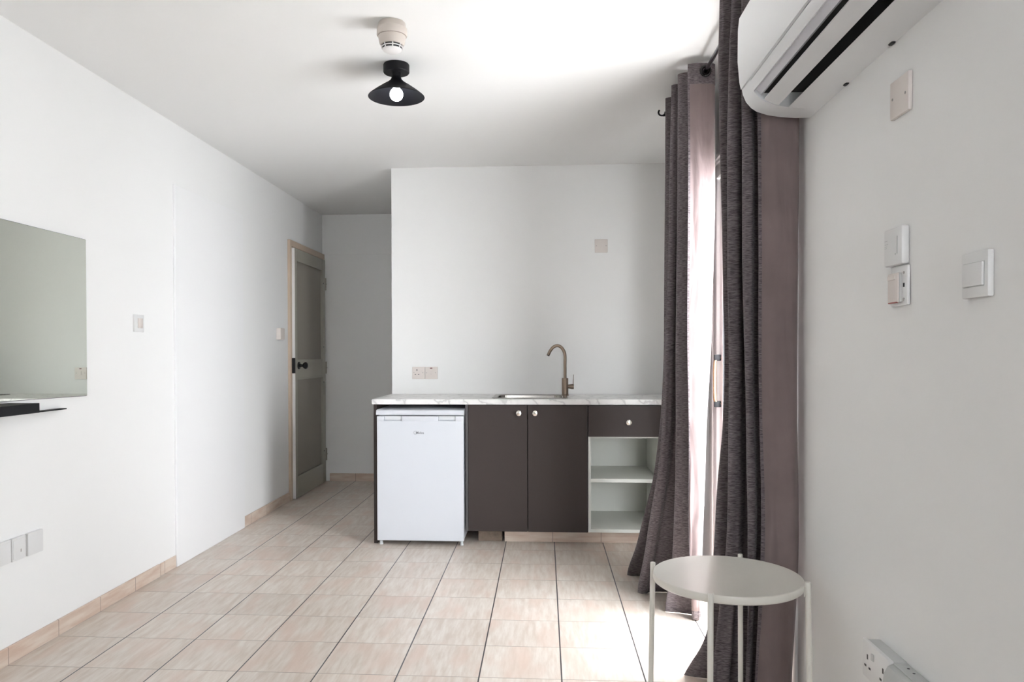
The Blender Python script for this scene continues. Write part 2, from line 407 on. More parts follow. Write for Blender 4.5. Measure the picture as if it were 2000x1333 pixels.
# unseen window added behind the camera to give fill light
wnd = thing('fill_window', ((WX0 + WX1) / 2, YB - 0.1, WZ0), None, None); wnd['kind'] = 'structure'
def wf(bm):
    w = 0.05; y0, y1 = YB - .13, YB - .07
    box(bm, WX0, WX0 + w, y0, y1, WZ0, WZ1); box(bm, WX1 - w, WX1, y0, y1, WZ0, WZ1)
    box(bm, WX0 + w, WX1 - w, y0, y1, WZ0, WZ0 + w); box(bm, WX0 + w, WX1 - w, y0, y1, WZ1 - w, WZ1)
obj('fill_window_frame', wf, ALUW, wnd)
obj('fill_window_pane', lambda bm: box(bm, WX0 + .05, WX1 - .05, YB - .103, YB - .097, WZ0 + .05, WZ1 - .05), GLASS, wnd)
# balcony outside the glass door
struct('trim_3', boxes((XR + TR_W, XR + T + 2.2, -3.0, 7.0, -0.16, -0.03)), BALC)

# ------------------------------------------------------------------ glazed balcony door
d1 = thing('door_1', (XR + 0.04, (DY0 + DY1) / 2, 0), None, None); d1['kind'] = 'structure'
def casing(bm):
    for y0, y1 in ((DY0 - 0.046, DY0), (DY1, DY1 + 0.07)):
        box(bm, XR - 0.010, XR, y0, y1, 0, DZ + .045, 0.003)
    box(bm, XR - 0.010, XR, DY0, DY1, DZ, DZ + 0.045, 0.003)
    box(bm, XR - 0.020, XR, DY0, DY1, DZ + 0.012, DZ + 0.026, 0.003)
obj('architrave', casing, ALUW, d1)
def dframe(bm):
    x0, x1 = XR, XR + 0.075
    box(bm, x0, x1, DY0, DY0 + 0.035, 0, DZ, 0.002); box(bm, x0, x1, DY1 - 0.055, DY1, 0, DZ, 0.002)
    box(bm, x0, x1, DY0 + .035, DY1 - .055, DZ - 0.06, DZ, 0.002); box(bm, x0, x1, DY0 + .035, DY1 - .055, 0, 0.03, 0.002)
obj('door_frame', dframe, ALUW, d1)
LY0, LY1 = DY0 + .04, DY1 - .062
YM = (LY0 + LY1) / 2
for a, b, xs in ((LY0, LY1, XR + .012),):
    def leaf(bm):
        w = 0.065
        box(bm, xs, xs + .026, a, a + w, .035, DZ - .065, .003); box(bm, xs, xs + .026, b - w, b, .035, DZ - .065, .003)
        box(bm, xs, xs + .026, a + w, b - w, .035, .12, .003); box(bm, xs, xs + .026, a + w, b - w, DZ - .135, DZ - .065, .003)
    lf = obj('door_leaf', leaf, ALUW, d1)
    obj('door_pane', lambda bm: box(bm, xs + .010, xs + .016, a + .06, b - .06, .11, DZ - .13), GLASS, lf)
    def gasket(bm):
        box(bm, xs + .002, xs + .010, b - .069, b - .064, .115, DZ - .13); box(bm, xs + .002, xs + .010, a + .064, a + .069, .115, DZ - .13)
        box(bm, xs + .002, xs + .010, a + .069, b - .069, DZ - .139, DZ - .134)
    obj('gasket', gasket, DARKHOLE, lf)
hd = obj('door_handle', lambda bm: tube(bm, catmull([(XR + .012, 3.705, .945), (XR - .012, 3.705, .955), (XR - .018, 3.705, 1.0), (XR - .018, 3.705, 1.11), (XR - .012, 3.705, 1.155), (XR + .012, 3.705, 1.165)], 5), .008, 12), BRONZE, d1, label='bronze pull handle')
obj('handle_mount', lambda bm: (box(bm, XR - .020, XR + .012, 3.697, 3.712, .928, .958, .004), box(bm, XR - .020, XR + .012, 3.697, 3.712, 1.150, 1.180, .004)), BLACK, hd)

# ------------------------------------------------------------------ aluminium door in the passage
d2 = thing('door_2', (XL, 6.5, 0), None, None); d2['kind'] = 'structure'
def d2frame(bm):
    x1 = XL + .022
    box(bm, XL, x1, 6.020, 6.062, 0, 2.110, .002); box(bm, XL, x1, 6.922, 6.985, 0, 2.110, .002); box(bm, XL, x1, 6.062, 6.922, 2.060, 2.110, .002)
    box(bm, XL, XL + .010, 6.062, 6.922, 2.05, 2.060)
obj('door_frame', d2frame, CREAM, d2)
LX = XL + .006
def d2leaf(bm):
    y0, y1, x0, x1 = 6.066, 6.918, LX, LX + .040
    w = .085
    box(bm, x0, x1, y0, y0 + .05, .008, 2.048, .002); box(bm, x0, x1, y1 - w, y1, .008, 2.048, .002)
    box(bm, x0, x1 - .001, y0 + .05, y1 - w, 1.955, 2.048, .002)
    box(bm, x0, x1 - .001, y0 + .05, y1 - w, .008, .175, .002)
    box(bm, x0, x1 - .001, y0 + .05, y1 - w, .995, 1.140, .002)
    for z in (1.945, .985, .975, .175): box(bm, x1 - .012, x1 + .001, y0 + .05, y1 - w, z, z + .010, .002)
lf = obj('door_leaf', d2leaf, ALU, d2)
obj('door_panel', lambda bm: (box(bm, LX + .010, LX + .022, 6.11, 6.84, .17, 1.0), box(bm, LX + .010, LX + .022, 6.11, 6.84, 1.135, 1.96)), ALUP, lf)
obj('lit_edge_strip', lambda bm: box(bm, LX + .002, LX + .038, 6.060, 6.066, .010, 2.046, .001, 1), ALUW, lf, label='pale strip standing in for light on the leaf edge')  # light on the leaf's near edge, put into the pale colour
obj('latch', lambda bm: box(bm, LX + .004, LX + .042, 6.050, 6.062, 1.03, 1.155, .004), BLACK, lf)
def knob2(bm):
    lathe(bm, [(.030, .0), (.030, .006), (.026, .010), (.012, .012), (.010, .035), (.022, .042), (.028, .055), (.026, .068), (.014, .076), (.0, .077)], (LX + .040, 6.145, 1.092), 'x', 32)
obj('door_knob', knob2, BLACKG, lf, label='black round door knob')
for z in (1.83, 1.06, .26):
    obj('hinge', lambda bm: (tube(bm, [(XL + .046, 6.925, z - .055), (XL + .046, 6.925, z + .055)], .010, 12), box(bm, XL + .022, XL + .046, 6.925, 6.955, z - .055, z + .055, .002), box(bm, XL + .0355, XL + .0575, 6.913, 6.937, z - .004, z + .004)), ALU, d2)
obj('screw', lambda bm: [lathe(bm, [(.005, 0), (.005, .003), (0, .004)], (LX + .040, 6.86, z), 'x', 12) for z in (1.83, 1.25, .93, .3)], DARKHOLE, lf)

# ------------------------------------------------------------------ curtains
random.seed(4)
def lerp_levels(levels, z):
    """levels: descending list of (z, pts); smooth interpolation in z"""
    if z >= levels[0][0]: return levels[0][1]
    for (za, pa), (zb, pb) in zip(levels, levels[1:]):
        if z >= zb:
            t = (za - z) / (za - zb)
            return [(a[0] + (b[0] - a[0]) * t, a[1] + (b[1] - a[1]) * t) for a, b in zip(pa, pb)]
    return levels[-1][1]
def smooth_levels(levels, nz, z_top, z_bot):
    rows = []
    zs = [z_top + (z_bot - z_top) * i / nz for i in range(nz + 1)]
    npt = len(levels[0][1])
    def sm(z):
        acc = [[0, 0] for _ in range(npt)]; ws = 0
        for k in range(-4, 5):
            zz = min(max(z + k * 0.03, z_bot), z_top); w = 5 - abs(k)
            P = lerp_levels(levels, zz); ws += w
            for i, p in enumerate(P): acc[i][0] += p[0] * w; acc[i][1] += p[1] * w
        return [(a[0] / ws, a[1] / ws) for a in acc]
    for z in zs: rows.append((z, sm(z)))
    return rows
from mathutils import noise as mnoise
def curtain(name, levels, label, seed, eyes):
    z_top, z_bot = levels[0][0], levels[-1][0]
    NZ, NU = 110, 12
    rows = []
    for z, P in smooth_levels(levels, NZ, z_top, z_bot):
        c = catmull([(p[0], p[1], z) for p in P], NU)
        low = max(0.0, 1 - z / 1.3)
        for i, v in enumerate(c):
            amp = 0.004 + 0.012 * low
            v.x += amp * mnoise.noise(Vector((i * 0.11 + seed, z * 2.0, seed)))
            v.y += amp * mnoise.noise(Vector((i * 0.11 + seed + 9, z * 2.0, seed * 2)))
            v.x = min(v.x, 0.817)
        rows.append(c)
    n = len(rows[0])
    base = Vector((0.70, rows[0][n // 2].y, 0))
    root = thing(name, base, label, 'curtain', 'grey eyelet curtains at the balcony door')
    def nrm(c, i):
        t = (c[min(i + 1, n - 1)] - c[max(i - 1, 0)]); t.z = 0; t.normalize()
        return Vector((t.y, -t.x, 0))        # right-hand side of travel
    def sheet(bm, off0, off1, i0, i1, k0, k1):
        """closed thin sheet between two offsets"""
        A, B = [], []
        for k in range(k0, k1 + 1):
            c = rows[k]
            A.append([bm.verts.new(c[i] + nrm(c, i) * off0) for i in range(i0, i1 + 1)])
            B.append([bm.verts.new(c[i] + nrm(c, i) * off1) for i in range(i0, i1 + 1)])
        m_, q = len(A), len(A[0])
        for k in range(m_ - 1):
            for i in range(q - 1):
                bm.faces.new((A[k][i], A[k][i + 1], A[k + 1][i + 1], A[k + 1][i]))
                bm.faces.new((B[k][i], B[k + 1][i], B[k + 1][i + 1], B[k][i + 1]))
            bm.faces.new((A[k][0], A[k + 1][0], B[k + 1][0], B[k][0])); bm.faces.new((A[k][-1], B[k][-1], B[k + 1][-1], A[k + 1][-1]))
        for i in range(q - 1):
            bm.faces.new((A[0][i], B[0][i], B[0][i + 1], A[0][i + 1])); bm.faces.new((A[-1][i], A[-1][i + 1], B[-1][i + 1], B[-1][i]))
    obj('face_fabric', lambda bm: sheet(bm, 0.0, -0.0025, 0, n - 1, 0, NZ), CURT, root, smooth=80)
    kh = int(NZ * 0.085 / (z_top - z_bot)) + 1
    obj('lining', lambda bm: sheet(bm, 0.0015, 0.0032, 1, n - 2, kh, NZ - 2), LINING, root, label='mauve taupe lining', smooth=80)
    def hemf(bm):
        for k in (0,):
            sheet(bm, 0.0035, 0.0048, 0, 2, 0, NZ)
        sheet(bm, 0.0034, 0.0046, 0, n - 1, 0, kh)
    obj('hem', hemf, CURT, root, smooth=80)
    for y in eyes:
        obj('eyelet', lambda bm: torus(bm, (0.70, y, z_top - 0.036), 0.0195, 0.0060, 'y'), BLACKG, root)
    return root

ZT = 2.446
FAR = [
 (ZT, [(0.624,3.385),(0.675,3.377),(0.727,3.383),(0.740,3.415),(0.692,3.460),(0.608,3.500),(0.639,3.545),(0.758,3.580),(0.758,3.650),(0.666,3.665),(0.630,3.635),(0.600,3.645),(0.644,3.705),(0.757,3.740),(0.752,3.785),(0.609,3.820),(0.636,3.860),(0.734,3.875)]),
 (1.9, [(0.626,3.385),(0.677,3.377),(0.729,3.383),(0.743,3.415),(0.694,3.460),(0.606,3.500),(0.637,3.545),(0.760,3.580),(0.760,3.650),(0.656,3.665),(0.620,3.635),(0.591,3.645),(0.634,3.705),(0.760,3.740),(0.754,3.785),(0.607,3.820),(0.633,3.860),(0.737,3.875)]),
 (1.2, [(0.626,3.385),(0.672,3.377),(0.718,3.383),(0.731,3.415),(0.688,3.460),(0.602,3.500),(0.632,3.545),(0.748,3.580),(0.750,3.655),(0.638,3.670),(0.602,3.640),(0.572,3.650),(0.616,3.710),(0.749,3.745),(0.744,3.795),(0.603,3.830),(0.630,3.870),(0.726,3.885)]),
 (0.85, [(0.628,3.385),(0.662,3.377),(0.696,3.383),(0.709,3.415),(0.678,3.460),(0.599,3.500),(0.630,3.545),(0.725,3.580),(0.728,3.665),(0.625,3.680),(0.589,3.650),(0.560,3.660),(0.603,3.720),(0.726,3.755),(0.723,3.815),(0.591,3.850),(0.618,3.890),(0.704,3.905)]),
 (0.55, [(0.630,3.385),(0.656,3.377),(0.683,3.383),(0.696,3.415),(0.673,3.460),(0.595,3.500),(0.625,3.545),(0.702,3.580),(0.708,3.685),(0.602,3.700),(0.566,3.670),(0.536,3.680),(0.579,3.740),(0.705,3.775),(0.705,3.855),(0.567,3.890),(0.593,3.930),(0.686,3.945)]),
 (0.25, [(0.638,3.390),(0.656,3.382),(0.675,3.388),(0.688,3.420),(0.673,3.470),(0.583,3.510),(0.613,3.555),(0.666,3.590),(0.677,3.725),(0.557,3.740),(0.521,3.710),(0.491,3.720),(0.533,3.780),(0.673,3.815),(0.679,3.935),(0.508,3.970),(0.534,4.010),(0.658,4.025)]),
 (0.1, [(0.649,3.400),(0.659,3.392),(0.670,3.398),(0.683,3.430),(0.676,3.480),(0.566,3.520),(0.596,3.565),(0.649,3.600),(0.664,3.765),(0.538,3.780),(0.502,3.750),(0.471,3.760),(0.514,3.820),(0.660,3.855),(0.667,3.985),(0.480,4.020),(0.506,4.060),(0.644,4.075)]),
 (0.035, [(0.652,3.420),(0.663,3.412),(0.674,3.418),(0.687,3.450),(0.673,3.460),(0.540,3.500),(0.570,3.545),(0.636,3.580),(0.654,3.765),(0.509,3.780),(0.473,3.750),(0.442,3.760),(0.484,3.820),(0.650,3.855),(0.663,4.025),(0.434,4.060),(0.460,4.100),(0.640,4.115)]),
 (0.004, [(0.661,3.440),(0.670,3.432),(0.681,3.438),(0.694,3.470),(0.684,3.500),(0.555,3.540),(0.586,3.585),(0.639,3.620),(0.660,3.825),(0.537,3.840),(0.500,3.810),(0.469,3.820),(0.512,3.880),(0.655,3.915),(0.667,4.085),(0.462,4.120),(0.489,4.160),(0.644,4.175)]),
]
curtain('curtain', FAR, 'grey heathered curtain nearer the kitchen, its hem trailing on the tiles', 1.3, (3.370, 3.475, 3.56, 3.645, 3.72, 3.805))
NEAR = [
 (ZT, [(0.683,2.500),(0.738,2.488),(0.795,2.492),(0.807,2.515),(0.755,2.544),(0.691,2.556),(0.669,2.534),(0.645,2.541),(0.673,2.575),(0.765,2.595),(0.760,2.638),(0.701,2.650),(0.674,2.625),(0.639,2.632),(0.673,2.675),(0.742,2.695),(0.741,2.725),(0.631,2.760),(0.663,2.790),(0.735,2.800)]),
 (2.2, [(0.683,2.500),(0.738,2.488),(0.795,2.492),(0.807,2.515),(0.755,2.544),(0.691,2.556),(0.669,2.534),(0.645,2.541),(0.673,2.575),(0.765,2.595),(0.760,2.638),(0.691,2.650),(0.664,2.625),(0.629,2.632),(0.663,2.675),(0.742,2.695),(0.741,2.725),(0.623,2.760),(0.656,2.790),(0.735,2.800)]),
 (1.9, [(0.684,2.500),(0.739,2.488),(0.795,2.492),(0.807,2.515),(0.756,2.544),(0.693,2.556),(0.671,2.534),(0.646,2.541),(0.675,2.575),(0.765,2.595),(0.760,2.638),(0.683,2.650),(0.656,2.625),(0.620,2.632),(0.654,2.675),(0.742,2.695),(0.741,2.725),(0.632,2.760),(0.665,2.790),(0.735,2.800)]),
 (1.5, [(0.686,2.500),(0.740,2.488),(0.795,2.492),(0.807,2.515),(0.756,2.544),(0.695,2.556),(0.672,2.534),(0.650,2.541),(0.678,2.575),(0.765,2.595),(0.760,2.638),(0.683,2.650),(0.656,2.625),(0.620,2.632),(0.654,2.675),(0.742,2.695),(0.741,2.725),(0.640,2.760),(0.672,2.790),(0.735,2.800)]),
 (1.2, [(0.687,2.500),(0.741,2.488),(0.795,2.492),(0.807,2.515),(0.757,2.544),(0.696,2.556),(0.674,2.534),(0.656,2.541),(0.685,2.575),(0.765,2.595),(0.760,2.638),(0.688,2.650),(0.661,2.625),(0.625,2.632),(0.660,2.675),(0.742,2.695),(0.741,2.725),(0.645,2.760),(0.677,2.790),(0.735,2.800)]),
 (0.9, [(0.691,2.500),(0.743,2.488),(0.796,2.492),(0.808,2.515),(0.759,2.544),(0.700,2.556),(0.677,2.534),(0.659,2.541),(0.688,2.575),(0.765,2.595),(0.761,2.638),(0.688,2.650),(0.661,2.625),(0.625,2.632),(0.660,2.675),(0.743,2.695),(0.742,2.725),(0.640,2.760),(0.672,2.790),(0.736,2.800)]),
 (0.7, [(0.692,2.500),(0.743,2.488),(0.796,2.492),(0.808,2.515),(0.760,2.544),(0.701,2.556),(0.679,2.534),(0.663,2.541),(0.692,2.575),(0.765,2.595),(0.761,2.638),(0.684,2.650),(0.658,2.625),(0.622,2.632),(0.656,2.675),(0.743,2.695),(0.742,2.725),(0.625,2.760),(0.657,2.790),(0.736,2.800)]),
 (0.5, [(0.691,2.500),(0.742,2.488),(0.795,2.492),(0.807,2.515),(0.759,2.544),(0.700,2.556),(0.677,2.534),(0.666,2.541),(0.695,2.575),(0.765,2.595),(0.760,2.638),(0.681,2.650),(0.654,2.625),(0.618,2.632),(0.653,2.675),(0.742,2.695),(0.741,2.725),(0.616,2.760),(0.648,2.790),(0.735,2.800)]),
 (0.3, [(0.687,2.510),(0.740,2.498),(0.794,2.502),(0.806,2.525),(0.757,2.554),(0.696,2.566),(0.673,2.544),(0.669,2.541),(0.698,2.575),(0.760,2.595),(0.756,2.638),(0.660,2.650),(0.634,2.625),(0.598,2.632),(0.632,2.675),(0.738,2.695),(0.737,2.725),(0.598,2.760),(0.630,2.790),(0.730,2.800)]),
 (0.12, [(0.684,2.530),(0.738,2.518),(0.792,2.522),(0.804,2.545),(0.754,2.574),(0.693,2.586),(0.670,2.564),(0.673,2.566),(0.702,2.600),(0.759,2.620),(0.753,2.658),(0.648,2.670),(0.621,2.645),(0.585,2.652),(0.619,2.695),(0.734,2.715),(0.734,2.745),(0.588,2.780),(0.620,2.810),(0.726,2.820)]),
 (0.04, [(0.684,2.540),(0.736,2.528),(0.789,2.532),(0.801,2.555),(0.752,2.584),(0.692,2.596),(0.670,2.574),(0.672,2.576),(0.701,2.610),(0.755,2.630),(0.746,2.658),(0.631,2.670),(0.604,2.645),(0.568,2.652),(0.602,2.695),(0.727,2.715),(0.732,2.765),(0.523,2.800),(0.555,2.830),(0.724,2.840)]),
 (0.004, [(0.686,2.550),(0.739,2.538),(0.792,2.542),(0.804,2.565),(0.755,2.594),(0.695,2.606),(0.672,2.584),(0.674,2.586),(0.704,2.620),(0.758,2.640),(0.749,2.668),(0.644,2.680),(0.617,2.655),(0.581,2.662),(0.615,2.705),(0.730,2.725),(0.742,2.805),(0.516,2.840),(0.548,2.870),(0.734,2.880)]),
]
curtain('curtain', NEAR, 'grey heathered curtain behind the round side table, mauve lining turned towards the wall switches', 5.1, (2.481, 2.55, 2.59, 2.63, 2.68, 2.73))

rod = thing('curtain_rod', (0.70, 3.1, 2.41), 'slim metal curtain rod carrying both grey curtains just below the ceiling', 'curtain rod')
obj('pole', lambda bm: tube(bm, [(.70, 2.36, 2.41), (.70, 3.97, 2.41)], .0085, 20), RODM, rod)
for y in (2.43, 3.915):
    def br(bm):
        box(bm, .815, .830, y - .012, y + .012, 2.365, 2.44, .002)
        box(bm, .60, .82, y - .004, y + .004, 2.384, 2.392, .001, 1)
        box(bm, .622, .82, y - .004, y + .004, 2.398, 2.405, .001, 1)
        tube(bm, [(.600 + .017 * -math.sin(a) - .004, y, 2.404 - .016 * math.cos(a)) for a in [i * PI / 10 - .2 for i in range(-5, 9)]], .0045, 8)
        tube(bm, [(.70 + .0125 * math.sin(a), y, 2.410 - .0125 * math.cos(a)) for a in [i * PI / 12 for i in range(-8, 9)]], .003, 8)
        box(bm, .619, .624, y - .004, y + .004, 2.388, 2.412, .001, 1)
    obj('bracket', br, BLACK, rod)
obj('finial', lambda bm: lathe(bm, [(.0085, 0), (.013, .004), (.013, .02), (.0, .024)], (.70, 3.97, 2.41), 'y', 20), RODM, rod)

# ------------------------------------------------------------------ air conditioner
AY0, AY1 = 1.50, 2.452
ac = thing('air_conditioner', (XR, (AY0 + AY1) / 2, 1.92), 'white wall-mounted split air conditioner in front of the near curtain top', 'air conditioner')
def acshell(bm):
    # end caps follow the full outline; the body between them has the open outlet
    full = [(.83, 2.238), (.655, 2.238), (.632, 2.232), (.618, 2.215), (.613, 2.17), (.6135, 2.10), (.618, 2.04), (.624, 2.000), (.634, 1.976), (.650, 1.957), (.668, 1.945), (.70, 1.934), (.74, 1.927), (.785, 1.923), (.83, 1.923)]
    for a, b in ((AY1 - .095, AY1), (AY0, AY0 + .150)): prism(bm, full, a, b)
    body = [(.83, 2.238), (.655, 2.238), (.632, 2.232), (.618, 2.215), (.613, 2.17), (.6135, 2.10), (.618, 2.04), (.6222, 2.012), (.70, 2.02), (.79, 1.98), (.79, 1.95), (.735, 1.9285), (.785, 1.923), (.83, 1.923)]
    prism(bm, body, AY0 + .150, AY1 - .095)
obj('body', acshell, ACW, ac)
def acfront(bm):
    prism(bm, [(.6115, 2.236), (.6075, 2.20), (.6065, 2.10), (.612, 2.035), (.6165, 2.014), (.622, 2.014), (.6175, 2.04), (.613, 2.10), (.613, 2.17), (.618, 2.215), (.63, 2.236)], AY0 + .006, AY1 - .006)
obj('front_panel', acfront, ACW, ac)
obj('chin', lambda bm: prism(bm, [(.6222, 2.010), (.624, 2.000), (.632, 1.979), (.640, 1.984), (.633, 2.008)], AY0 + .150, AY1 - .095), ACW, ac)
obj('outlet_lip', lambda bm: prism(bm, [(.633, 2.000), (.637, 1.984), (.652, 1.966), (.662, 1.972), (.655, 1.99)], AY0 + .155, AY1 - .100), ACG, ac, label='grey lip inside the outlet')
obj('louver', lambda bm: prism(bm, [(.6625, 1.952), (.690, 1.938), (.705, 1.934), (.7055, 1.938), (.690, 1.943), (.664, 1.957)], AY0 + .152, AY1 - .097), ACW, ac)
obj('air_duct', lambda bm: box(bm, .650, .785, AY0 + .151, AY1 - .096, 1.972, 1.99), DARKHOLE, ac, label='dark outlet interior')
for y in (2.15, 1.875):
    obj('mounting_clip', lambda bm: box(bm, .819, .829, y - .010, y + .010, 1.919, 1.925, .002, 1), DARKHOLE, ac)

# ------------------------------------------------------------------ wall plates
def plate_on(wall, u0, u1, z0, z1, t, m, parent, name='plate', bev=.003):
    """flat plate on a wall: 'k' kitchen wall (u=x), 'l' left wall (u=y), 'r' right wall (u=y)"""
    def f(bm):
        if wall == 'k': box(bm, u0, u1, YK - t, YK, z0, z1, bev)
        if wall == 'l': box(bm, XL, XL + t, u0, u1, z0, z1, bev)
        if wall == 'r': box(bm, XR - t, XR, u0, u1, z0, z1, bev)
    return obj(name, f, m, parent)
def on(wall, u0, u1, z0, z1, t0, t1, bev=.0):
    def f(bm):
        if wall == 'k': box(bm, u0, u1, YK - t1, YK - t0, z0, z1, bev)
        if wall == 'l': box(bm, XL + t0, XL + t1, u0, u1, z0, z1, bev)
        if wall == 'r': box(bm, XR - t1, XR - t0, u0, u1, z0, z1, bev)
    return f
def screws(wall, pts, t, parent, r=.0032):
    for u, z in pts:
        def f(bm):
            pr = [(r, -t - .0012), (r, -t + .001)] if wall != 'l' else [(r, t - .001), (r, t + .0012)]
            c, ax = {'k': ((u, YK, z), 'y'), 'l': ((XL, u, z), 'x'), 'r': ((XR, u, z), 'x')}[wall]
            lathe(bm, pr, c, ax, 12)
        obj('screw', f, SCREW, parent)
# kitchen wall: 13 A socket and switched spur above the worktop
t_ = thing('wall_socket', (-.873, YK, 1.010), 'white square three-pin socket above the fridge, left of the pair', 'socket')
plate_on('k', -.917, -.829, 1.010, 1.096, .010, PLASTIC_W, t_)
obj('socket_hole', on('k', -.886, -.880, 1.068, 1.079, .009, .0106), DARKHOLE, t_)
obj('socket_hole', on('k', -.899, -.890, 1.042, 1.046, .009, .0106), DARKHOLE, t_)
obj('socket_hole', on('k', -.876, -.867, 1.042, 1.046, .009, .0106), DARKHOLE, t_)
obj('rocker', on('k', -.860, -.846, 1.054, 1.070, .009, .0125, .001), PLASTIC_W, t_)
screws('k', [(-.904, 1.056), (-.842, 1.056)], .010, t_)
t_ = thing('wall_switch', (-.783, YK, 1.010), 'white square appliance switch with dark red indicator, above the fridge', 'switch')
plate_on('k', -.826, -.739, 1.010, 1.096, .012, PLASTIC_W, t_)
obj('indicator', on('k', -.791, -.775, 1.083, 1.089, .011, .0128), RED, t_, label='dark red indicator window')
obj('rocker', on('k', -.792, -.776, 1.042, 1.068, .011, .0155, .0015), PLASTIC_W, t_)
screws('k', [(-.815, 1.055), (-.752, 1.055)], .012, t_)
t_ = thing('blanking_plate', (.391, YK, 1.87), 'pinkish white blanking plate with two screws high above the tap', 'wall plate')
plate_on('k', .347, .435, 1.876, 1.968, .008, PLASTIC_W, t_)
screws('k', [(.358, 1.922), (.424, 1.922)], .008, t_)
# left wall
t_ = thing('light_switch', (XL, 3.748, 1.30), 'white single light switch between the mirror and the boarded panel', 'switch')
plate_on('l', 3.700, 3.792, 1.302, 1.390, .010, PLASTIC, t_)
obj('rocker', on('l', 3.728, 3.774, 1.322, 1.372, .009, .0135, .002), PLASTIC_W, t_)
t_ = thing('wall_switch', (XL, 5.80, 1.295), 'warm white surface box beside the narrow grey door', 'switch')
plate_on('l', 5.755, 5.845, 1.300, 1.386, .030, PLASTIC_W, t_, 'back_box', .006)
plate_on('l', 5.752, 5.848, 1.298, 1.388, .036, PLASTIC_W, t_, 'plate', .006)
for i, (a, b, tt, lab) in enumerate(((2.715, 2.797, .012, 'grey white socket cover low on left wall, nearest the picture edge'),
                               (2.801, 2.878, .014, 'middle of the three small covers low on the left wall, with a tiny slot'),
                               (2.888, 2.980, .016, 'blank white cover low on the left wall, rightmost of three'))):
    t_ = thing('wall_cover', (XL, (a + b) / 2, .388), lab, 'wall plate', 'covers low on the left wall')
    plate_on('l', a, b, .388, .478, tt, PLASTIC, t_, 'plate', .003)
    if i == 0: obj('rim', on('l', a + .012, b - .012, .398, .468, tt - .001, tt + .002, .0012), PLASTIC, t_)
    if i == 1: obj('rim', on('l', a + .004, b - .018, .396, .470, tt - .001, tt + .002, .0012), PLASTIC, t_); obj('slot', on('l', b - .034, b - .029, .418, .430, tt + .001, tt + .0024), SCREW, t_)
# right wall
t_ = thing('blanking_plate', (XR, 1.825, 1.735), 'cream blanking plate with two screws below the air conditioner', 'wall plate')
plate_on('r', 1.784, 1.876, 1.738, 1.826, .010, PLASTIC_W, t_)
screws('r', [(1.798, 1.780), (1.862, 1.784)], .010, t_)
t_ = thing('thermostat', (XR, 1.84, 1.39), 'small white control unit with faint print and slider, above the remote on the right wall', 'thermostat')
plate_on('r', 1.796, 1.888, 1.392, 1.480, .018, PLASTIC, t_, 'housing', .005)
obj('slider_slot', on('r', 1.816, 1.8195, 1.417, 1.458, .0175, .0186), PLASTIC_G, t_)
obj('slider_tip', on('r', 1.825, 1.828, 1.415, 1.419, .0175, .0188), PLASTIC_G, t_)
def prt(bm):
    for zz, w in ((1.452, .014), (1.444, .018), (1.439, .012), (1.435, .010)): on('r', 1.882 - w, 1.882, zz, zz + .0014, .0178, .0184)(bm)
obj('print', prt, PLASTIC_G, t_, label='faint grey printed lines')
t_ = thing('switch_unit', (XR, 1.83, 1.295), 'pinkish switch on a cream backplate with a dark slot, under the white control unit', 'switch')
plate_on('r', 1.790, 1.876, 1.297, 1.390, .008, PLASTIC, t_, 'backplate', .004)
obj('cover', on('r', 1.820, 1.872, 1.305, 1.374, .007, .016, .003), PLASTIC_W, t_, label='pinkish cover')
obj('key', on('r', 1.832, 1.868, 1.358, 1.369, .015, .0185, .0015), PLASTIC_W, t_)
obj('edge_gap', on('r', 1.8165, 1.8200, 1.306, 1.373, .0075, .013), PLASTIC_G, t_)
obj('slot', on('r', 1.803, 1.810, 1.339, 1.348, .0075, .0086), DARKHOLE, t_)
obj('red_mark', on('r', 1.826, 1.868, 1.3035, 1.3065, .012, .0163), mat('dusty_red', (.35, .12, .11), .6, var=.05), t_)
screws('r', [(1.806, 1.372), (1.806, 1.311)], .008, t_)
t_ = thing('light_switch', (XR, 1.51, 1.29), 'white light switch with one wide rocker, nearest the right picture edge', 'switch')
plate_on('r', 1.468, 1.558, 1.293, 1.381, .012, PLASTIC, t_, 'plate', .004)
obj('rocker', on('r', 1.480, 1.548, 1.315, 1.359, .011, .0165, .002), PLASTIC, t_)
obj('rocker_gap', on('r', 1.4785, 1.5495, 1.3135, 1.3605, .0115, .0126), PLASTIC_G, t_)
# double socket low on the right wall and the box next to it
t_ = thing('wall_socket', (XR, 1.87, .39), 'white surface-mounted double socket low on the right wall', 'socket')
obj('back_box', on('r', 1.800, 1.944, .392, .478, .0, .032, .003), PLASTIC_G, t_)
obj('plate', on('r', 1.798, 1.946, .390, .480, .031, .042, .003), PLASTIC, t_, label='white socket face')
for yc in (1.915, 1.83):
    obj('socket_hole', on('r', yc - .003, yc + .003, .438, .450, .0415, .0426), DARKHOLE, t_)
    for dy in (-.012, .012): obj('socket_hole', on('r', yc + dy - .005, yc + dy + .005, .417, .422, .0415, .0426), DARKHOLE, t_)
obj('rocker', on('r', 1.878, 1.890, .446, .462, .041, .0455, .0015), PLASTIC_G, t_)
t_ = thing('adaptor_box', (XR, 1.72, .38), 'dull grey plastic box in the bottom right corner, three small holes on top', 'junction box')
def adp(bm):
    prism(bm, [(.829, .476), (.797, .476), (.784, .470), (.776, .455), (.772, .43), (.772, .375), (.829, .375)], 1.560, 1.796)
obj('housing', adp, mat('dull_grey_plastic', (0.50, 0.51, 0.50), .45, var=.02), t_)
obj('ridge', lambda bm: box(bm, .795, .798, 1.562, 1.794, .4755, .4772), PLASTIC_G, t_)
for y in (1.768, 1.742, 1.695):
    obj('screw_hole', lambda bm: lathe(bm, [(.0030, .4755), (.0030, .4766)], (.817, y, 0), 'z', 12), DARKHOLE, t_)

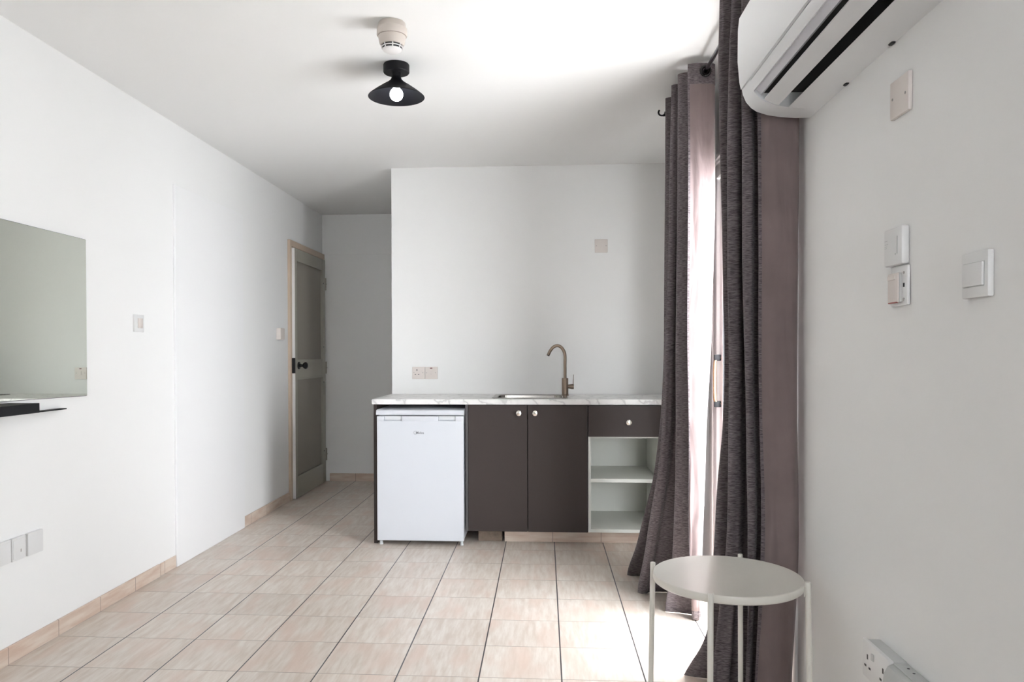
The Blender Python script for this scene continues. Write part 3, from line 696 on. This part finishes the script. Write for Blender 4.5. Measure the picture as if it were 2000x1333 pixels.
# ------------------------------------------------------------------ mirror and shelf on the left wall
mr = thing('wall_mirror', (XL, 2.6, 1.01), 'frameless mirror on the left wall reflecting the kitchen wall', 'mirror')
obj('mirror_glass', lambda bm: prism(bm, [(1.90, 1.0245), (3.298, 1.0040), (3.298, 1.703), (1.90, 1.703)], XL + .004, XL + .009, 'x'), MIRROR, mr)
obj('backing', lambda bm: prism(bm, [(1.897, 1.0225), (3.3005, 1.0018), (3.3005, 1.7052), (1.897, 1.7052)], XL, XL + .0045, 'x'), mat('mirror_edge', (.12, .10, .13), .5, var=.05), mr)
sh = thing('wall_shelf', (XL, 2.6, .95), 'black wall shelf with thin projecting strip under the mirror', 'shelf')
obj('tray', lambda bm: box(bm, XL, XL + .125, 1.95, 2.806, .966, 1.003, .001, 1), BLACK, sh)
obj('mounting_rail', lambda bm: box(bm, XL, XL + .030, 1.95, 3.118, .956, .961), BLACK, sh)
obj('rail_spacer', lambda bm: box(bm, XL, XL + .028, 1.95, 2.80, .961, .967), BLACK, sh)

# ------------------------------------------------------------------ ceiling things
lamp = thing('ceiling_lamp', (-.656, 3.385, ZC), 'small black ceiling lamp with wide cone shade and lit bulb', 'lamp')
LC = (-.656, 3.385, 0)
obj('ceiling_rose', lambda bm: lathe(bm, [(.0, ZC), (.056, ZC), (.058, ZC - .004), (.058, ZC - .034), (.055, ZC - .038), (.0, ZC - .038)], LC), BLACK, lamp)
obj('neck', lambda bm: lathe(bm, [(.0, ZC - .036), (.021, ZC - .038), (.0195, ZC - .054), (.0, ZC - .055)], LC), BLACK, lamp)
def shade(bm):
    outer = [(.0205, 2.426), (.023, 2.416), (.029, 2.408), (.041, 2.398), (.0636, 2.3835), (.095, 2.361), (.118, 2.343), (.1245, 2.337), (.1255, 2.335)]
    inner = [(.1240, 2.3345), (.116, 2.3400), (.094, 2.3575), (.0626, 2.3800), (.040, 2.3945), (.020, 2.402), (.0, 2.403)]
    lathe(bm, [(.0, 2.427)] + outer + inner, LC, seg=64)
sd = obj('lamp_shade', shade, BLACK, lamp)
obj('lamp_holder', lambda bm: lathe(bm, [(.0, 2.403), (.016, 2.403), (.017, 2.376), (.0, 2.376)], LC, seg=24), BLACK, lamp)
obj('light_bulb', lambda bm: lathe(bm, [(.012, 2.378), (.016, 2.374)] + [(.0295 * math.sin(a), 2.347 + .0295 * math.cos(a)) for a in [.6 + i * (PI - .6) / 14 for i in range(15)]], LC, seg=32, cap=False), BULB, lamp)

det = thing('smoke_detector', (-.590, 2.960, ZC), 'round off-white smoke detector on the ceiling in front of the black lamp', 'smoke detector')
DC = (-.590, 2.960, 0)
obj('base', lambda bm: lathe(bm, [(.0, ZC), (.050, ZC), (.053, ZC - .004), (.055, ZC - .020), (.0585, ZC - .024), (.0595, ZC - .048), (.057, ZC - .052), (.0, ZC - .052)], DC), DETM, det)
obj('head', lambda bm: lathe(bm, [(.0, ZC - .0535), (.0535, ZC - .0535), (.0525, ZC - .062), (.049, ZC - .080), (.045, ZC - .088), (.0, ZC - .088)], DC), DETM, det)
obj('gap_ring', lambda bm: lathe(bm, [(.0, ZC - .0515), (.0530, ZC - .0515), (.0530, ZC - .0540), (.0, ZC - .0540)], DC), mat('brown_gap', (.16, .11, .08), .7, var=.05), det)
obj('sensor_vent', lambda bm: lathe(bm, [(.0, ZC - .088), (.039, ZC - .088), (.035, ZC - .103), (.0, ZC - .103)], DC), DARKHOLE, det)
def cage(bm):
    for k in range(8):
        a = 2 * PI * k / 8 + .25
        tube(bm, [(DC[0] + .0435 * math.cos(a), DC[1] + .0435 * math.sin(a), ZC - .086), (DC[0] + .037 * math.cos(a), DC[1] + .037 * math.sin(a), ZC - .105)], .0026, 6)
    torus(bm, (DC[0], DC[1], ZC - .095), .0405, .0022, 'z', 32, 6)
    lathe(bm, [(.0, ZC - .102), (.0375, ZC - .102), (.036, ZC - .107), (.026, ZC - .113), (.0, ZC - .114)], DC)
obj('cage', cage, mat('white_cage_plastic', (.80, .78, .77), .4, var=.01), det)

# ------------------------------------------------------------------ kitchenette
FY = 4.70       # plane of the cabinet fronts
wt = thing('worktop', (-.12, 5.0, .873), 'white marble-look worktop over the fridge and cabinets', 'worktop')
SX0, SX1, SY0, SY1 = -.310, .125, 4.795, 5.165
def slab(bm):
    z0, z1 = .873, .905
    x0, x1, y0, y1 = -1.072, .829, 4.688, YK - .001
    def ring(pts, z): return [bm.verts.new((p[0], p[1], z)) for p in pts]
    O = [(x0, y0), (x1, y0), (x1, y1), (x0, y1)]; I = [(SX0, SY0), (SX1, SY0), (SX1, SY1), (SX0, SY1)]
    Ot, It, Ob, Ib = ring(O, z1), ring(I, z1), ring(O, z0), ring(I, z0)
    for k in range(4):
        j = (k + 1) % 4
        bm.faces.new((Ot[k], Ot[j], It[j], It[k])); bm.faces.new((Ob[k], Ib[k], Ib[j], Ob[j]))
        bm.faces.new((Ob[k], Ob[j], Ot[j], Ot[k])); bm.faces.new((Ib[k], It[k], It[j], Ib[j]))
    es = [e for e in bm.edges if all(v.co.z > z1 - 1e-4 and v.co.y < y0 + 1e-4 for v in e.verts) or all(v.co.z > z1 - 1e-4 and v.co.x < x0 + 1e-4 for v in e.verts)]
    bmesh.ops.bevel(bm, geom=es, offset=.003, segments=2, affect='EDGES')
obj('slab', slab, MARBLE, wt)
obj('upstand_seal', lambda bm: box(bm, -1.06, .829, YK - .004, YK - .001, .905, .909), PLASTIC, wt)

sk = thing('sink', (-.09, 4.98, .905), 'rectangular stainless steel sink set into the marble-look worktop', 'sink')
def bowl(bm):
    def rr(x0, x1, y0, y1, r, z, n=6):
        out = []
        for cx, cy, a0 in ((x1 - r, y1 - r, 0), (x0 + r, y1 - r, PI / 2), (x0 + r, y0 + r, PI), (x1 - r, y0 + r, 1.5 * PI)):
            for k in range(n + 1): a = a0 + PI / 2 * k / n; out.append(bm.verts.new((cx + r * math.cos(a), cy + r * math.sin(a), z)))
        return out
    R = [rr(SX0 - .020, SX1 + .020, SY0 - .020, SY1 + .014, .03, .9055), rr(SX0 - .018, SX1 + .018, SY0 - .018, SY1 + .012, .03, .909),
         rr(SX0 + .006, SX1 - .006, SY0 + .006, SY1 - .006, .05, .9085), rr(SX0 + .010, SX1 - .010, SY0 + .010, SY1 - .010, .05, .904), rr(SX0 + .022, SX1 - .022, SY0 + .022, SY1 - .022, .05, .785), rr(SX0 + .045, SX1 - .045, SY0 + .045, SY1 - .045, .04, .770)]
    for A, B in zip(R, R[1:]):
        n = len(A)
        for k in range(n): j = (k + 1) % n; bm.faces.new((A[k], A[j], B[j], B[k]))
    bm.faces.new(R[-1])
obj('basin', bowl, STEEL, sk)
obj('drain', lambda bm: lathe(bm, [(.040, .7705), (.040, .774), (.030, .773), (.0, .7715)], (-.09, 4.98, 0)), CHROME, sk)

tp = thing('kitchen_tap', (.137, 5.115, .905), 'tall swan-neck brushed nickel mixer tap beside the sink', 'tap')
TX, TY = .139, 5.118
obj('body', lambda bm: lathe(bm, [(.0, .905), (.0245, .905), (.0245, .910), (.0215, .913), (.0215, 1.020), (.020, 1.022), (.0, 1.022)], (TX, TY, 0)), NICKEL, tp)
path = catmull([(TX, TY, 1.018), (TX, TY, 1.10), (TX, TY, 1.165), (TX - .006, TY, 1.198), (TX - .024, TY, 1.226), (TX - .050, TY, 1.2385), (TX - .076, TY, 1.230), (TX - .097, TY, 1.206), (TX - .112, TY, 1.176)], 8)
obj('spout', lambda bm: tube(bm, path, .0102, 24), NICKEL, tp)
obj('aerator', lambda bm: tube(bm, [(TX - .1105, TY, 1.179), (TX - .1145, TY, 1.171)], .0092, 20), DARKHOLE, tp)
hd = obj('handle_hub', lambda bm: lathe(bm, [(.0, .015), (.013, .018), (.0145, .030), (.0175, .045), (.0175, .058), (.0, .059)], (TX, TY, .965), 'x', 28), NICKEL, tp)
obj('lever', lambda bm: tube(bm, [(TX + .054, TY, .975), (TX + .056, TY, 1.045)], [.0028, .0020], 10), NICKEL, hd)

# fridge
fr = thing('fridge', (-.762, 4.96, 0), 'small white under-counter fridge at the left end of the worktop', 'fridge')
fx0, fx1 = -1.033, -.494
obj('cabinet_body', lambda bm: box(bm, fx0 + .004, fx1 - .004, 4.705, 5.20, .030, .812, .004), FRIDGE_S, fr)
def fdoor(bm):
    box(bm, fx0, fx1, 4.650, 4.702, .032, .775, .007, 3)
    # handle recesses between solid blocks at the top of the door
    for a, b in ((fx0, fx0 + .045), (fx0 + .155, fx1 - .155), (fx1 - .050, fx1)): box(bm, a, b, 4.650, 4.702, .768, .803, .005, 2)
    box(bm, fx0 + .04, fx1 - .04, 4.668, 4.702, .768, .803)
dd = obj('door', fdoor, FRIDGE, fr)
for a, b in ((fx0 + .046, fx0 + .154), (fx1 - .154, fx1 - .051)):
    obj('handle_recess', lambda bm: box(bm, a, b, 4.662, 4.668, .778, .803, .003), FRIDGE_S, dd)
def ftop(bm):
    prism(bm, [(4.648, .810), (4.646, .822), (4.654, .838), (4.668, .842), (5.20, .842), (5.20, .810)], fx0 - .003, fx1 + .003, 'x')
obj('top_panel', ftop, FRIDGE, fr)
for x in (fx0 + .018, fx1 - .018):
    for y in (4.69, 5.15):
        obj('foot', lambda bm: lathe(bm, [(.0, .0), (.011, .0), (.012, .004), (.009, .012), (.009, .034), (.0, .034)], (x, y, 0), 'z', 20), FRIDGE_S, fr)
def text_mesh(name, body, size, loc, m, parent, label=None):
    cu = bpy.data.curves.new('tmp', 'FONT'); cu.body = body; cu.size = size; cu.extrude = .0004; cu.align_x = 'LEFT'; cu.offset = .0002
    to = bpy.data.objects.new('tmp', cu); COL.objects.link(to)
    bpy.context.view_layer.update()
    me = bpy.data.meshes.new_from_object(to.evaluated_get(bpy.context.evaluated_depsgraph_get()))
    bpy.data.objects.remove(to); bpy.data.curves.remove(cu)
    for v in me.vertices:
        v.co = Vector((v.co.x, -v.co.z, v.co.y)) + Vector(loc) - ROOT[parent.name]
    me.materials.clear(); me.materials.append(m); me.name = name
    o = bpy.data.objects.new(name, me); COL.objects.link(o); o.parent = parent; ROOT[o.name] = ROOT[parent.name]
    if label: o['label'] = label
    return o
LOGO = mat('grey_logo_ink', (.16, .17, .19), .5, var=.02)
text_mesh('lettering', 'Midea', .021, (-.789, 4.6496, .6935), LOGO, dd, 'grey maker lettering')
def emb(bm):
    c = Vector((-.7915, 4.6494, .7010)); R = .0105
    pts = [c + Vector((R * math.cos(a), 0, R * math.sin(a))) for a in [PI * .28 + i * PI * 1.42 / 18 for i in range(19)]]
    tube(bm, pts, .0008, 6)
obj('emblem', emb, LOGO, dd)

# dark end panel left of the fridge
tag(obj('end_panel', lambda bm: box(bm, -1.066, -1.046, 4.712, YK - .002, 0, .872, .001, 1), CAB, at=(-1.056, 5.0, 0)), 'dark brown upright panel closing the worktop end left of the fridge', 'panel')

def knob(bm, x, z):
    lathe(bm, [(.0, -.030), (.010, -.030), (.0165, -.027), (.0175, -.022), (.012, -.015), (.006, -.010), (.007, .0)], (x, FY, z), 'y', 28)
def knob_set(x, z, parent):
    k = obj('knob', lambda bm: knob(bm, x, z), CHROME, parent, label='round chrome knob')
    return k
# double door base cabinet
cb = thing('base_cabinet', (-.11, 5.0, .08), 'dark brown two-door base cabinet under the sink', 'cabinet')
def carc(bm):
    z0, z1, y0, y1 = .086, .870, FY + .019, YK - .003
    box(bm, -.488, -.472, FY + .001, y1, z0, z1); box(bm, .250, .264, y0, y1, z0, z1)
    box(bm, -.472, .250, y0, y1, z0, z0 + .016); box(bm, -.472, .250, y1 - .01, y1, z0 + .016, z1)
    box(bm, -.472, .250, y0, y0 + .02, z1 - .06, z1)
obj('carcass', carc, CABEDGE, cb)
da = obj('door', lambda bm: box(bm, -.4705, -.1045, FY, FY + .018, .086, .868, .0012, 1), CAB, cb)
knob_set(-.156, .820, da)
db = obj('door', lambda bm: box(bm, -.1005, .2655, FY, FY + .018, .086, .868, .0012, 1), CAB, cb)
knob_set(-.056, .820, db)
# open shelf unit with a drawer
ob_ = thing('shelf_unit', (.49, 5.0, .08), 'white open shelf unit with dark drawer, at the curtain end of the worktop', 'cabinet')
def carc2(bm):
    z0, z1, y0, y1 = .086, .870, FY + .004, YK - .003
    box(bm, .2685, .2845, y0, y1, z0, z1, .0006, 1); box(bm, .697, .713, y0, y1, z0, z1, .0006, 1)
    box(bm, .2845, .697, y0, y1, z0, z0 + .020); box(bm, .2845, .697, y1 - .012, y1, z0 + .02, z1)
    box(bm, .2845, .697, y0 + .02, y1, .665, .678)
obj('carcass', carc2, CABW, ob_)
obj('shelf', lambda bm: box(bm, .2845, .697, FY + .006, YK - .015, .394, .416, .0008, 1), CABW, ob_)
dr = obj('drawer', lambda bm: box(bm, .2685, .713, FY - .014, FY + .003, .677, .868, .0012, 1), CAB, ob_)
obj('knob', lambda bm: lathe(bm, [(.0, -.030), (.010, -.030), (.0165, -.027), (.0175, -.022), (.012, -.015), (.006, -.010), (.007, .0)], (.512, FY - .014, .766), 'y', 28), CHROME, dr, label='round chrome knob')
# plinth tiles and an old cement block under the cabinets
tag(obj('plinth', lambda bm: box(bm, -.252, .828, 4.800, 4.812, 0, .084, .001, 1), SKIRT_X, at=(.29, 4.8, 0)), 'beige tile plinth under the dark cabinets', 'plinth')
def blk(bm):
    box(bm, -.418, -.268, 4.800, 5.10, 0, .084, .004)
    bmesh.ops.subdivide_edges(bm, edges=bm.edges[:], cuts=5, use_grid_fill=True)
    for v in bm.verts:
        if v.co.z > .01 and v.co.z < .083:
            v.co.y += .010 * mnoise.noise(v.co * 45)
        if v.co.x > -.40: v.co.x += .004 * mnoise.noise(v.co * 60 + Vector((3, 3, 3)))
tag(obj('cement_block', blk, CONCRETE, at=(-.34, 4.95, 0)), 'rough brown cement block in the plinth gap beside the fridge', 'block')

# ------------------------------------------------------------------ round side table
TC = Vector((.547, 2.330, 0)); TR = .218
tb = thing('side_table', (TC.x, TC.y, 0), 'round beige metal tray table on four thin legs near the curtains', 'table')
def tray(bm):
    lathe(bm, [(.0, .498), (TR - .005, .498), (TR - .001, .501), (TR, .505), (TR, .517), (TR - .0012, .5205), (TR - .0035, .5220), (TR - .006, .5218), (TR - .010, .5210), (.0, .5210)], TC, seg=96)
obj('tabletop', tray, TABLEM, tb)
for k in range(4):
    a = math.radians(-114 + 90 * k)
    d = Vector((math.cos(a), math.sin(a), 0))
    p_top = TC + d * (TR + .0085) + Vector((0, 0, .530)); p_bot = TC + d * (TR + .018) + Vector((0, 0, .003))
    lg = obj('leg', lambda bm: tube(bm, [p_bot, p_top - Vector((0, 0, .002)), p_top], [.0082, .0082, .0070], 20), TABLEM, tb)
    s = d.cross(Vector((0, 0, 1)))
    def clip(bm):
        c0 = TC + d * (TR - .004); c1 = TC + d * (TR + .004)
        prism(bm, [(0, .484), (.006, .498), (.006, .515), (0, .515)], -.005, .005, 'y')
        for v in bm.verts:
            x, y, z = v.co; v.co = TC + d * (TR - .001 + x) + s * y + Vector((0, 0, z))
    obj('clip', clip, TABLEM, lg)
    obj('foot', lambda bm: tube(bm, [p_bot - Vector((0, 0, .003)), p_bot + Vector((0, 0, .006))], .0088, 16), PLASTIC_G, lg)
